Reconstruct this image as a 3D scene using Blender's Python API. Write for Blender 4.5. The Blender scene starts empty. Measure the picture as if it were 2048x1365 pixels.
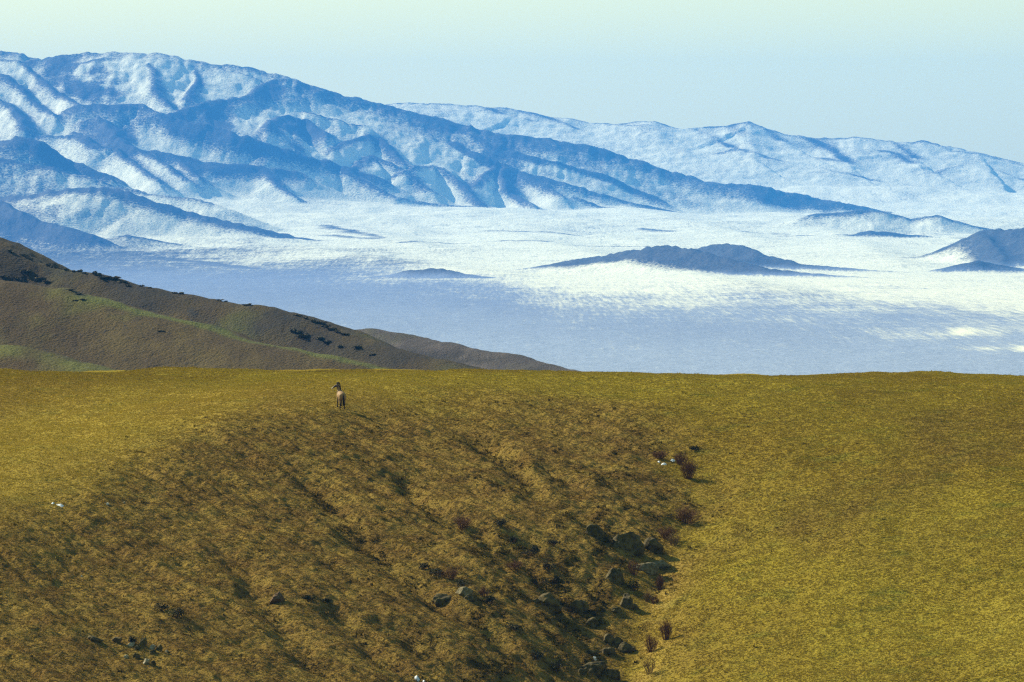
import bpy, math, random
import numpy as np
from mathutils import Vector, Matrix

random.seed(7)
RNG = np.random.default_rng(11)
scene = bpy.context.scene
COL = scene.collection

# ------------------------------------------------------------------ camera
K = 5.1e-5                      # radians per photo pixel (2048 px wide)
HORIZON = 377.0                 # photo row at eye level
PITCH = math.atan((682.5 - HORIZON) * K)
cam_data = bpy.data.cameras.new('camera')
cam_data.sensor_width = 36.0
cam_data.lens = 36.0 / (2048 * K)
cam_data.clip_start = 1.0
cam_data.clip_end = 60000.0
cam = bpy.data.objects.new('camera', cam_data)
cam.location = (0, 0, 0)
cam.rotation_euler = (math.pi / 2 - PITCH, 0, 0)
COL.objects.link(cam)
scene.camera = cam

# ------------------------------------------------------------------ sky, sun, exposure
SUN_EL = math.radians(31)
SUN_H = Vector((-0.72, 0.69)).normalized()          # towards the sun: left and beyond
sun_vec = Vector((SUN_H.x * math.cos(SUN_EL), SUN_H.y * math.cos(SUN_EL), math.sin(SUN_EL)))
world = bpy.data.worlds.new('World')
scene.world = world
world.use_nodes = True
wn = world.node_tree
wn.nodes.clear()
wo = wn.nodes.new('ShaderNodeOutputWorld')
bg = wn.nodes.new('ShaderNodeBackground')
sky = wn.nodes.new('ShaderNodeTexSky')
sky.sky_type = 'NISHITA'
sky.sun_disc = False
sky.sun_elevation = SUN_EL
sky.sun_rotation = math.atan2(SUN_H.x, SUN_H.y)
sky.altitude = 1300
sky.air_density = 1.0
sky.dust_density = 2.0
sky.ozone_density = 2.5
bg.inputs['Strength'].default_value = 0.105
wb = wn.nodes.new('ShaderNodeMix')                 # the photograph's green-leaning white balance, even over the whole sky
wb.data_type = 'RGBA'; wb.blend_type = 'MULTIPLY'
wb.inputs[0].default_value = 1.0
wb.inputs[7].default_value = (0.99, 1.07, 0.71, 1)
wn.links.new(sky.outputs[0], wb.inputs[6])
wn.links.new(wb.outputs[2], bg.inputs['Color'])
wn.links.new(bg.outputs[0], wo.inputs['Surface'])

sd = bpy.data.lights.new('sun', 'SUN')
sd.energy = 5.0
sd.angle = math.radians(0.53)
sd.color = (1.0, 0.92, 0.72)
sun = bpy.data.objects.new('sun', sd)
sun.rotation_euler = (-sun_vec).to_track_quat('-Z', 'Y').to_euler()
sun.location = (-300, 400, 400)
COL.objects.link(sun)

scene.view_settings.view_transform = 'Standard'
scene.view_settings.look = 'None'
scene.view_settings.exposure = 0.65
scene.view_settings.gamma = 1.0
scene.view_settings.use_curve_mapping = False
scene.render.engine = 'CYCLES'
scene.cycles.use_denoising = False
scene.cycles.volume_bounces = 1
scene.cycles.max_bounces = 6
scene.cycles.filter_width = 1.3

# ------------------------------------------------------------------ helpers
SP, CP = math.sin(PITCH), math.cos(PITCH)

def at(px, py, Y):
    """world point seen at a photo pixel, at distance Y"""
    u, v = (px - 1024.0) * K, (py - 682.5) * K
    dy, dz = CP - v * SP, -SP - v * CP
    return np.array((u * Y / dy, Y, dz * Y / dy))

def pix(x, Y, z):
    f = Y * CP - z * SP
    up = Y * SP + z * CP
    return 1024 + x / f / K, 682.5 - up / f / K

def sstep(a, b, x):
    t = np.clip((x - a) / (b - a), 0, 1)
    return t * t * (3 - 2 * t)

def _h(ix, iy, seed):
    n = (ix.astype(np.int64) * 374761393 + iy.astype(np.int64) * 668265263 + seed * 1442695041) & 0xffffffff
    n = ((n ^ (n >> 13)) * 1274126177) & 0xffffffff
    n = n ^ (n >> 16)
    return (n & 0xffff) / 65535.0

def noise(x, y, seed=0):
    ix, iy = np.floor(x), np.floor(y)
    fx, fy = x - ix, y - iy
    fx = fx * fx * fx * (fx * (fx * 6 - 15) + 10)
    fy = fy * fy * fy * (fy * (fy * 6 - 15) + 10)
    ix = ix.astype(np.int64); iy = iy.astype(np.int64)
    a = _h(ix, iy, seed); b = _h(ix + 1, iy, seed)
    c = _h(ix, iy + 1, seed); d = _h(ix + 1, iy + 1, seed)
    return (a + (b - a) * fx) * (1 - fy) + (c + (d - c) * fx) * fy - 0.5

def fbm(x, y, octv=4, seed=0, gain=0.5):
    s, amp = 0.0, 1.0
    for i in range(octv):
        c, sn = math.cos(0.6 * i + 0.3), math.sin(0.6 * i + 0.3)
        f = 2.03 ** i
        s = s + amp * noise((x * c - y * sn) * f + 17.3 * i, (x * sn + y * c) * f - 9.1 * i, seed + i)
        amp *= gain
    return s

def smax(a, b, k):
    h = np.maximum(k - np.abs(a - b), 0) / k
    return np.maximum(a, b) + h * h * k * 0.25

def poly_dist(x, y, pts):
    """nearest distance to a polyline, height interpolated along it, side sign and parameter"""
    best = np.full(x.shape, 1e18); zz = np.zeros(x.shape); side = np.ones(x.shape); par = np.zeros(x.shape)
    n = len(pts) - 1
    for i in range(n):
        ax, ay, az = pts[i]; bx, by, bz = pts[i + 1]
        ex, ey = bx - ax, by - ay
        L2 = ex * ex + ey * ey + 1e-9
        t = np.clip(((x - ax) * ex + (y - ay) * ey) / L2, 0, 1)
        dx, dy = x - (ax + t * ex), y - (ay + t * ey)
        d2 = dx * dx + dy * dy
        m = d2 < best
        best = np.where(m, d2, best)
        zz = np.where(m, az + t * (bz - az), zz)
        side = np.where(m, np.sign(ex * dy - ey * dx), side)
        par = np.where(m, (i + t) / n, par)
    return np.sqrt(best), zz, side, par

def grid_mesh(name, X, Y, Z, material, attrs=None, kind='structure'):
    r, c = X.shape
    me = bpy.data.meshes.new(name)
    co = np.stack([X, Y, Z], -1).reshape(-1, 3).astype(np.float32)
    idx = np.arange(r * c).reshape(r, c)
    quads = np.stack([idx[:-1, :-1], idx[:-1, 1:], idx[1:, 1:], idx[1:, :-1]], -1).reshape(-1, 4).astype(np.int32)
    me.vertices.add(len(co)); me.vertices.foreach_set('co', co.ravel())
    me.loops.add(quads.size); me.loops.foreach_set('vertex_index', quads.ravel())
    me.polygons.add(len(quads))
    me.polygons.foreach_set('loop_start', np.arange(0, quads.size, 4, dtype=np.int32))
    me.polygons.foreach_set('use_smooth', np.ones(len(quads), dtype=bool))
    me.update(calc_edges=True)
    for k, v in (attrs or {}).items():
        a = me.attributes.new(k, 'FLOAT', 'POINT')
        a.data.foreach_set('value', np.asarray(v, dtype=np.float32).ravel())
    me.materials.append(material)
    o = bpy.data.objects.new(name, me)
    COL.objects.link(o)
    if kind:
        o['kind'] = kind
    return o

def mesh_obj(name, verts, faces, material, parent=None, smooth=False):
    me = bpy.data.meshes.new(name)
    me.from_pydata([tuple(map(float, v)) for v in verts], [], faces)
    if smooth:
        me.polygons.foreach_set('use_smooth', [True] * len(me.polygons))
    me.materials.append(material)
    me.update()
    o = bpy.data.objects.new(name, me)
    COL.objects.link(o)
    if parent:
        o.parent = parent
    return o

def tag(o, label, cat, group=None):
    o['label'] = label; o['category'] = cat
    if group:
        o['group'] = group
    return o

class NT:
    """small node-tree helper"""
    def __init__(s, name):
        s.m = bpy.data.materials.new(name)
        s.m.use_nodes = True
        s.t = s.m.node_tree
        s.t.nodes.clear()
        s.out = s.t.nodes.new('ShaderNodeOutputMaterial')
        s.pos = s.t.nodes.new('ShaderNodeNewGeometry').outputs['Position']
    def n(s, typ, **kw):
        nd = s.t.nodes.new(typ)
        for k, v in kw.items():
            setattr(nd, k, v)
        return nd
    def link(s, a, b):
        s.t.links.new(a, b)
    def put(s, sock, v):
        if isinstance(v, bpy.types.NodeSocket):
            s.link(v, sock)
        elif isinstance(v, (tuple, list)) and len(v) == 3 and len(sock.default_value) == 4:
            sock.default_value = (*v, 1)
        else:
            sock.default_value = v
    def math(s, op, a, b=0.0, c=None, clamp=False):
        nd = s.n('ShaderNodeMath', operation=op, use_clamp=clamp)
        s.put(nd.inputs[0], a); s.put(nd.inputs[1], b)
        if c is not None:
            s.put(nd.inputs[2], c)
        return nd.outputs[0]
    def mix(s, f, a, b, mode='MIX'):
        nd = s.n('ShaderNodeMix', data_type='RGBA', blend_type=mode, clamp_factor=True)
        s.put(nd.inputs[0], f); s.put(nd.inputs[6], a); s.put(nd.inputs[7], b)
        return nd.outputs[2]
    def attr(s, name, typ='GEOMETRY'):
        nd = s.n('ShaderNodeAttribute', attribute_type=typ, attribute_name=name)
        return nd.outputs['Fac']
    def noise(s, scale, detail=3.0, rough=0.55, vec=None, stretch=None):
        v = vec or s.pos
        if stretch:
            mp = s.n('ShaderNodeVectorMath', operation='MULTIPLY')
            s.link(v, mp.inputs[0]); mp.inputs[1].default_value = stretch
            v = mp.outputs[0]
        nd = s.n('ShaderNodeTexNoise')
        s.link(v, nd.inputs['Vector'])
        nd.inputs['Scale'].default_value = scale
        nd.inputs['Detail'].default_value = detail
        nd.inputs['Roughness'].default_value = rough
        return nd.outputs['Fac']
    def ramp(s, v, lo, hi, a=0.0, b=1.0):
        nd = s.n('ShaderNodeMapRange', interpolation_type='SMOOTHSTEP')
        s.put(nd.inputs['Value'], v)
        nd.inputs['From Min'].default_value = lo; nd.inputs['From Max'].default_value = hi
        nd.inputs['To Min'].default_value = a; nd.inputs['To Max'].default_value = b
        return nd.outputs[0]
    def bump(s, h, dist, strength=1.0):
        nd = s.n('ShaderNodeBump')
        s.link(h, nd.inputs['Height'])
        nd.inputs['Distance'].default_value = dist
        nd.inputs['Strength'].default_value = strength
        return nd.outputs[0]
    def surface(s, color, rough=0.9, normal=None, spec=0.2):
        p = s.n('ShaderNodeBsdfPrincipled')
        s.put(p.inputs['Base Color'], color); s.put(p.inputs['Roughness'], rough)
        p.inputs['Specular IOR Level'].default_value = spec
        if normal is not None:
            s.link(normal, p.inputs['Normal'])
        s.link(p.outputs[0], s.out.inputs['Surface'])
        return s.m

# ------------------------------------------------------------------ materials of the land
def mat_mountain():
    t = NT('snowy_mountain')
    snow = t.attr('snow')
    n1 = t.noise(0.15, 3.0, 0.65)
    n2 = t.noise(0.0225, 4.0, 0.6, stretch=(1.0, 0.45, 1.0))
    n3 = t.noise(0.006, 3.0, 0.5)
    a = t.math('MULTIPLY', t.math('SUBTRACT', n1, 0.5), 1.6)
    b = t.math('MULTIPLY', t.math('SUBTRACT', n2, 0.5), 0.5)
    c = t.math('ADD', t.math('ADD', a, b), snow)
    c = t.math('ADD', c, t.math('MULTIPLY', t.math('SUBTRACT', n3, 0.5), 0.35))
    n5 = t.noise(0.17, 3.0, 0.6, stretch=(1.0, 0.015, 1.0))
    c = t.math('ADD', c, t.math('MULTIPLY', t.attr('flat'), t.math('MULTIPLY', t.math('SUBTRACT', n5, 0.5), 1.0)))
    f = t.ramp(c, 0.16, 0.88)
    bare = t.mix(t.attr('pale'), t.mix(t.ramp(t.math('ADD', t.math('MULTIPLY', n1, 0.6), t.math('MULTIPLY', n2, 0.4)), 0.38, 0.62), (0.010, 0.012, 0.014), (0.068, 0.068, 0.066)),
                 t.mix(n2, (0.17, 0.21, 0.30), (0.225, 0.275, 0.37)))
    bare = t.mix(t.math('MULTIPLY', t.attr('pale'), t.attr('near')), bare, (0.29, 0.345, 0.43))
    col = t.mix(f, bare, (0.87, 0.85, 0.61))
    nrm = t.bump(t.math('ADD', n1, t.math('MULTIPLY', n2, 2.0)), 7.0, 0.45)
    return t.surface(col, 0.85, nrm, 0.15)

def mat_hill(name='dry_hill_grass', a=(0.062, 0.037, 0.008), b=(0.110, 0.076, 0.016)):
    t = NT(name)
    g = t.attr('green')
    n1 = t.noise(0.55, 4.0, 0.65)
    n2 = t.noise(0.06, 4.0, 0.6, stretch=(1.0, 0.25, 1.0))
    n3 = t.noise(1.7, 3.0, 0.6)
    base = t.mix(t.ramp(n2, 0.35, 0.65), a, b)
    base = t.mix(t.ramp(n1, 0.55, 0.75, 0, 0.7), base, (0.035, 0.03, 0.026))
    gg = t.ramp(t.math('ADD', g, t.math('MULTIPLY', t.math('SUBTRACT', n2, 0.5), 1.3)), 0.2, 0.8)
    base = t.mix(gg, base, t.mix(n3, (0.07, 0.085, 0.008), (0.135, 0.135, 0.018)))
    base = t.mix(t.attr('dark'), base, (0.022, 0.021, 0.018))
    nrm = t.bump(t.math('ADD', n1, n3), 1.2, 0.8)
    return t.surface(base, 0.95, nrm, 0.1)

def ground_colour(t, brown, tint=None):
    n1 = t.noise(0.35, 4.0, 0.6)
    n2 = t.noise(0.06, 3.0, 0.55, stretch=(1.0, 0.3, 1.0))
    n3 = t.noise(2.6, 3.0, 0.65)
    lush = t.mix(t.ramp(n2, 0.35, 0.68), (0.25, 0.174, 0.024), (0.31, 0.235, 0.029))
    lush = t.mix(t.ramp(n1, 0.5, 0.78, 0.0, 0.75), lush, (0.165, 0.165, 0.024))
    n0 = t.noise(0.045, 4.0, 0.6, stretch=(1.0, 0.35, 1.0))
    lush = t.mix(t.ramp(n0, 0.52, 0.72, 0.0, 0.75), lush, (0.165, 0.105, 0.026))
    lush = t.mix(t.ramp(n0, 0.48, 0.30, 0.0, 0.55), lush, (0.36, 0.275, 0.04))
    dry = t.mix(t.ramp(n1, 0.3, 0.7), (0.178, 0.108, 0.028), (0.272, 0.184, 0.042))
    c = t.mix(brown, lush, dry)
    return c, n1, n2, n3

def mat_ground():
    t = NT('steppe_turf')
    brown = t.attr('brown')
    c, n1, n2, n3 = ground_colour(t, brown)
    soil = t.ramp(t.math('ADD', n3, t.math('MULTIPLY', brown, 0.06)), 0.55, 0.72, 0.0, 0.6)
    c = t.mix(soil, c, (0.045, 0.03, 0.014))
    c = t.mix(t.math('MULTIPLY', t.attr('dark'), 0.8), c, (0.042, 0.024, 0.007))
    c = t.mix(t.math('MULTIPLY', t.attr('straw'), 0.8), c, (0.45, 0.30, 0.08))
    n4 = t.noise(6.0, 3.0, 0.6)
    h = t.math('ADD', t.math('MULTIPLY', n3, 1.0), t.math('MULTIPLY', n4, 0.5))
    return t.surface(c, 0.95, t.bump(h, 0.25, 0.9), 0.0)

def mat_grass():
    t = NT('grass_blades')
    brown = t.attr('brown', 'INSTANCER')
    tint = t.attr('tint', 'INSTANCER')
    dark = t.attr('dark', 'INSTANCER')
    c, n1, n2, n3 = ground_colour(t, brown)
    c = t.mix(t.ramp(tint, 0.0, 0.5, 0.6, 0.0), c, (0.07, 0.055, 0.014))
    c = t.mix(t.ramp(tint, 0.75, 1.0, 0.0, 0.7), c, (0.38, 0.29, 0.075))
    c = t.mix(t.math('MULTIPLY', t.attr('straw', 'INSTANCER'), 0.8), c, (0.52, 0.36, 0.06))
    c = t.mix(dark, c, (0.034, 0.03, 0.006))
    d = t.n('ShaderNodeBsdfDiffuse'); t.put(d.inputs['Color'], c)
    tr = t.n('ShaderNodeBsdfTranslucent'); t.put(tr.inputs['Color'], c)
    ms = t.n('ShaderNodeMixShader'); ms.inputs[0].default_value = 0.35
    t.link(d.outputs[0], ms.inputs[1]); t.link(tr.outputs[0], ms.inputs[2])
    t.link(ms.outputs[0], t.out.inputs['Surface'])
    return t.m

def mat_flat(name, a, b, scale, rough=0.9, bumpd=0.03, obj_coords=False):
    t = NT(name)
    n = t.noise(scale, 4.0, 0.62)
    return t.surface(t.mix(t.ramp(n, 0.3, 0.7), a, b), rough, t.bump(n, bumpd, 0.7), 0.15)

M_HILL2 = mat_hill('hazed_hill_grass', (0.12, 0.095, 0.085), (0.19, 0.15, 0.125))  # far hill: paler, greyer grass, with haze put into its colour
M_MTN, M_HILL, M_GROUND, M_GRASS = mat_mountain(), mat_hill(), mat_ground(), mat_grass()

# ------------------------------------------------------------------ far land: plain, low hills, mountains
U = 2.0                         # far land modelled nearer, then scaled up about the camera: range at 30 km, far range at 35 km
SKY_PX = np.array([-700, -300, -60, 0, 45, 65, 110, 170, 245, 304, 342, 390, 441, 496, 547, 598, 649, 700, 780, 840, 900,
                   960, 1030, 1110, 1180, 1260, 1340, 1420, 1520, 1600, 1700, 1800, 1860], float)
SKY_PY = np.array([160, 125, 108, 103, 108, 117, 112, 105, 106, 105, 112, 124, 129, 134, 146, 163, 178, 194, 212, 226, 243,
                   259, 272, 279, 291, 315, 342, 363, 372, 389, 407, 428, 440], float)
Y_SKY, ENV = 15000.0, 0.23

def env_y(px, py):
    s = np.interp(px, SKY_PX, SKY_PY)
    return Y_SKY - max(0.0, (py - s)) * K * 14500 / ENV

def z1(pts):        # traced on the enlargement of the left mountain
    return [(x / 2.926, 60 + y / 2.926) for x, y in pts]

def z2(pts):        # traced on the enlargement of the middle slopes
    return [(650 + x / 2.926, 180 + y / 2.926) for x, y in pts]

def z3(pts):
    return [(1348 + x / 2.527, 200 + y / 2.527) for x, y in pts]

R = []              # (points, slope -, slope +, rounding, bare width -, bare width +, bare amount)
def ridge(pts2, Y=None, s=(0.50, 0.60), r=2.0, bare=(14, 26), amt=0.75, k=4.0):
    pts = []
    for i, p in enumerate(pts2):
        if Y is None:
            yy = env_y(*p[:2])
        elif isinstance(Y, (tuple, list)):
            yy = Y[0] + (Y[1] - Y[0]) * i / (len(pts2) - 1)
        else:
            yy = Y
        pts.append(at(p[0], p[1], yy))
    R.append((pts, s, r, bare, amt, k))

# skyline of the front range
ridge(list(zip(SKY_PX, SKY_PY)), Y=Y_SKY, s=(0.30, 0.42), r=10, bare=(48, 14), amt=0.5, k=14)
ridge([q for q in zip(SKY_PX, SKY_PY) if q[0] >= 598], Y=Y_SKY - 2, s=(0.30, 0.42), r=10, bare=(70, 14), amt=0.8, k=2)
ridge([(-700, 140), (-200, 118), (-40, 100), (20, 101), (45, 107), (66, 120), (100, 140)], Y=15250, s=(0.4, 0.45), bare=(20, 20))
spurs1 = [
    [(0, 172), (100, 187), (250, 174), (370, 192), (470, 197), (560, 183), (640, 172), (760, 152), (840, 150), (940, 172), (1150, 222)],
    [(120, 195), (250, 290), (350, 370), (460, 440)],
    [(0, 250), (80, 305), (180, 405), (290, 490)],
    [(-300, 260), (-150, 330), (0, 400), (110, 520), (140, 580)],
    [(870, 200), (905, 290), (925, 370), (1000, 440), (1085, 480)],
    [(450, 445), (560, 430), (680, 436), (830, 430), (920, 478), (1050, 520), (1250, 560), (1400, 610), (1560, 660), (1750, 720), (2000, 792), (2200, 850)],
    [(1000, 492), (1130, 442), (1290, 402), (1395, 392)],
    [(1420, 392), (1520, 330), (1600, 285), (1700, 300), (1800, 360)],
    [(1180, 205), (1290, 225), (1400, 260), (1500, 290)],
    [(1560, 560), (1640, 510), (1700, 498), (1800, 522), (1900, 600)],
    [(1800, 470), (1950, 515), (2100, 560)],
    [(560, 500), (620, 560), (700, 650), (800, 692), (1000, 722), (1200, 762), (1550, 800), (1750, 830)],
    [(430, 600), (520, 640), (600, 690), (680, 692), (760, 762), (930, 870)],
    [(820, 700), (900, 740), (1000, 790), (1120, 880)],
    [(1000, 720), (1080, 770), (1180, 860)],
    [(1550, 800), (1620, 890), (1720, 960)],
    [(230, 620), (350, 612), (480, 640), (560, 690)],
    [(1150, 230), (1160, 300), (1100, 400)],
    [(-420, 150), (-330, 260), (-220, 400), (-150, 560)],
    [(-700, 180), (-600, 330), (-520, 480), (-420, 640)],
]
for i, p in enumerate(spurs1):
    ridge(z1(p), bare=(46, 18) if i in (5, 11) else ((36, 24) if i in (0, 6, 7, 9) else (8, 26)), amt=0.72)
spurs2 = [
    [(60, 342), (150, 292), (250, 264), (330, 290), (400, 350), (450, 430)],
    [(150, 470), (280, 377), (360, 420), (480, 490), (600, 580)],
    [(430, 480), (560, 440), (640, 432), (720, 490), (800, 560), (870, 630), (910, 690)],
    [(860, 560), (950, 470), (1030, 460), (1060, 580), (1130, 620), (1205, 672)],
    [(1000, 448), (1150, 482), (1280, 550), (1370, 612)],
    [(760, 300), (950, 400), (1100, 462), (1330, 522), (1600, 602), (1900, 682), (2060, 722)],
    [(0, 402), (100, 452), (250, 530), (420, 622), (600, 660), (900, 692), (1200, 752), (1350, 790)],
    [(1450, 620), (1700, 712), (1830, 790), (1925, 852)],
    [(640, 150), (820, 260), (1000, 330), (1250, 400), (1600, 480), (1960, 640)],
]
for p in spurs2:
    ridge(z2(p), bare=(24, 30) if p[0][0] in (640, 760) else (14, 24))

# lower hills in front of the range
B_ = (44, 44)
ridge([(-80, 300), (0, 279), (41, 272), (80, 285), (120, 310), (171, 333), (210, 350)], Y=(13500, 13350), s=(0.42, 0.5), bare=(30, 26), amt=0.8)
ridge([(-60, 300), (0, 313), (100, 337), (205, 364), (308, 388), (420, 402)], Y=(13350, 13150), s=(0.34, 0.5), bare=(12, 12), amt=0.55)
ridge([(20, 392), (75, 386), (137, 377), (190, 371), (240, 378), (308, 402), (410, 429), (550, 460), (640, 482)], Y=(12500, 12300), s=(0.28, 0.5), bare=(34, 24), amt=0.9, k=8)
ridge([(-250, 330), (-120, 360), (0, 402), (35, 419), (100, 446), (170, 461)], Y=(12000, 11700), s=(0.4, 0.5), bare=(34, 30), amt=0.95, k=9)
ridge([(250, 468), (290, 476), (345, 486)], Y=11800, s=(0.2, 0.4), bare=(12, 10), amt=0.8, k=4)
ridge([(1130, 526), (1200, 512), (1270, 498), (1335, 487), (1400, 499), (1470, 520), (1550, 545), (1640, 566), (1760, 590), (1900, 613)], Y=(9300, 8700), s=(0.36, 0.5), bare=B_, amt=1.75, k=22)
ridge([(1380, 498), (1430, 486), (1480, 491), (1530, 508), (1610, 533), (1700, 552), (1850, 582), (2060, 622), (2200, 640)], Y=(9900, 9300), s=(0.36, 0.5), bare=(36, 36), amt=1.7, k=20)
ridge([(770, 552), (820, 540), (870, 535), (920, 544), (1000, 560), (1090, 578), (1160, 592)], Y=(8900, 8700), s=(0.2, 0.4), bare=(50, 20), amt=1.0, k=4)
ridge([(1680, 474), (1740, 460), (1775, 463), (1850, 476)], Y=12500, s=(0.3, 0.5), bare=(30, 20), amt=1.0, k=12)
ridge([(1770, 497), (1850, 486), (1925, 476)], Y=12100, s=(0.3, 0.5), bare=(30, 20), amt=0.95, k=5)
ridge([(1560, 473), (1600, 470), (1640, 474)], Y=12600, s=(0.25, 0.5), bare=(14, 10), amt=0.8, k=4)
ridge([(1640, 428), (1740, 420), (1820, 436), (1880, 430), (1930, 446), (1990, 462)], Y=13300, s=(0.28, 0.5), bare=(18, 18), amt=0.75, k=8)
ridge([(1920, 492), (1940, 470), (1975, 456), (2048, 454), (2150, 470)], Y=(10500, 10200), s=(0.42, 0.5), bare=(70, 40), amt=1.6, k=14)
ridge([(1890, 540), (1960, 517), (2010, 526), (2060, 544)], Y=9500, s=(0.36, 0.5), bare=(40, 30), amt=1.2, k=10)
ridge([(1960, 470), (1990, 500), (2010, 530)], Y=(10300, 9900), s=(0.4, 0.5), bare=(30, 30), amt=1.1, k=8)
ridge([(2060, 470), (2090, 510), (2130, 550)], Y=(10200, 9700), s=(0.4, 0.5), bare=(40, 30), amt=1.1, k=8)
ridge([(1880, 510), (1925, 508), (1960, 511)], Y=11000, s=(0.25, 0.5), bare=(14, 10), amt=0.9, k=3)

STREAKS = [[(560, 440), (640, 452), (770, 484)], [(430, 460), (540, 471)], [(660, 475), (700, 480), (770, 486)], [(800, 493), (850, 489), (940, 491)],
           [(1000, 488), (1100, 493)], [(1120, 500), (1230, 495), (1300, 497)], [(330, 520), (440, 530), (520, 541)], [(1440, 478), (1500, 471), (1580, 473)],
           [(880, 424), (960, 436), (1060, 448)], [(1080, 436), (1095, 446), (1140, 462)], [(1270, 448), (1290, 462), (1350, 470)], [(150, 430), (260, 452), (330, 470)], [(980, 470), (1150, 476)]]

# far range
def far_y(px, py, s0):
    return 16500 - max(0, py - s0) * K * 16200 / 0.22
FAR_PX = [400, 700, 800, 850, 930, 1000, 1060, 1140, 1180, 1230, 1310, 1350, 1440, 1500, 1550, 1610, 1700, 1790, 1850, 1950, 2048, 2300, 2700]
FAR_PY = [240, 215, 207, 210, 213, 218, 228, 239, 248, 248, 243, 257, 256, 247, 266, 278, 273, 285, 286, 304, 326, 345, 370]
ridge(list(zip(FAR_PX, FAR_PY)), Y=16500, s=(0.25, 0.4), r=12, bare=(16, 10), amt=0.6, k=16)
far = [
    [(820, 210), (930, 214), (1040, 222), (1100, 240), (1150, 262)],
    [(960, 216), (1000, 232), (1060, 245)],
    [(1140, 240), (1180, 250), (1290, 256), (1350, 264)],
    [(1160, 278), (1215, 296), (1280, 320)],
    [(1440, 255), (1500, 246), (1530, 262), (1560, 285)],
    [(1385, 263), (1420, 278), (1460, 296)],
    [(1430, 316), (1475, 302), (1530, 318), (1600, 336), (1680, 352), (1740, 366)],
    [(1595, 276), (1640, 292), (1670, 308), (1692, 326)],
    [(1620, 320), (1650, 322), (1680, 328)],
    [(1780, 284), (1800, 300), (1828, 318)],
    [(1760, 305), (1790, 312), (1825, 330)],
    [(1850, 286), (1900, 306), (1960, 312), (2048, 335)],
    [(1870, 352), (1930, 334), (1980, 342), (2030, 360), (2090, 385)],
    [(1780, 392), (1830, 390), (1880, 400)],
]
for p in far:
    ys = [far_y(q[0], q[1], np.interp(q[0], FAR_PX, FAR_PY)) for q in p]
    R.append(([at(q[0], q[1], yy) for q, yy in zip(p, ys)], (0.22, 0.40), 6.0, (9, 20), 0.75, 12.0))

BASE_Y = [900, 4000, 8000, 10000, 11500, 13000, 13600, 14200, 15200, 15650, 16000, 16500, 26000]
BASE_Z = [-80, -80, -82, -80, -73, -61, -51, -45, -45, -31, -8, 8, 8]
SNOW_PX = [-1200, 0, 200, 400, 600, 800, 1000, 1150, 1300, 1500, 1700, 1900, 2048, 3000]
SNOW_PY = [480, 494, 515, 532, 552, 563, 578, 600, 607, 612, 620, 632, 642, 690]

Y_TAB = np.linspace(14800, 3500, 400)
ROW_TAB = HORIZON - np.interp(Y_TAB, BASE_Y, BASE_Z) / (Y_TAB * K)
ROW_TAB, _i = np.unique(np.maximum.accumulate(ROW_TAB), return_index=True)
Y_TAB = Y_TAB[_i]
for p in STREAKS:                                     # low swells on the snow apron, blown thin along their tops
    yy = [float(np.interp(q[1], ROW_TAB, Y_TAB)) for q in p]
    R.append(([at(q[0], q[1] - 3, y_) for q, y_ in zip(p, yy)], (0.10, 0.3), 3.0, (16, 8), 0.62, 2.0))
FANS = [[(430, 390), (560, 425), (700, 462), (860, 500)], [(860, 402), (1000, 440), (1120, 482)], [(1220, 418), (1380, 450), (1520, 486)], [(240, 392), (330, 432), (430, 482)],
        [(1560, 432), (1680, 478), (1800, 536)], [(1000, 470), (1250, 530), (1600, 596)], [(680, 400), (760, 430), (830, 470)], [(600, 500), (800, 530), (1000, 556)]]
for p in FANS:                                        # snow-covered fans spreading from the feet of the spurs
    yy = [float(np.interp(q[1], ROW_TAB, Y_TAB)) for q in p]
    R.append(([at(q[0], q[1] - 8, y_) for q, y_ in zip(p, yy)], (0.07, 0.13), 12.0, (1, 1), 0.0, 4.0))
FOOT_Y = [12500, 13500, 14000, 14270, 14600, 15200, 15900, 16600]
FOOT_Z = [0, 5, 12, 27, 45, 45, 20, 0]
FOOT_PX = [-900, 0, 300, 600, 1000, 1400, 1900]
FOOT_W = [2.3, 2.0, 1.6, 1.0, 0.4, 0.05, 0.0]

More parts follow.
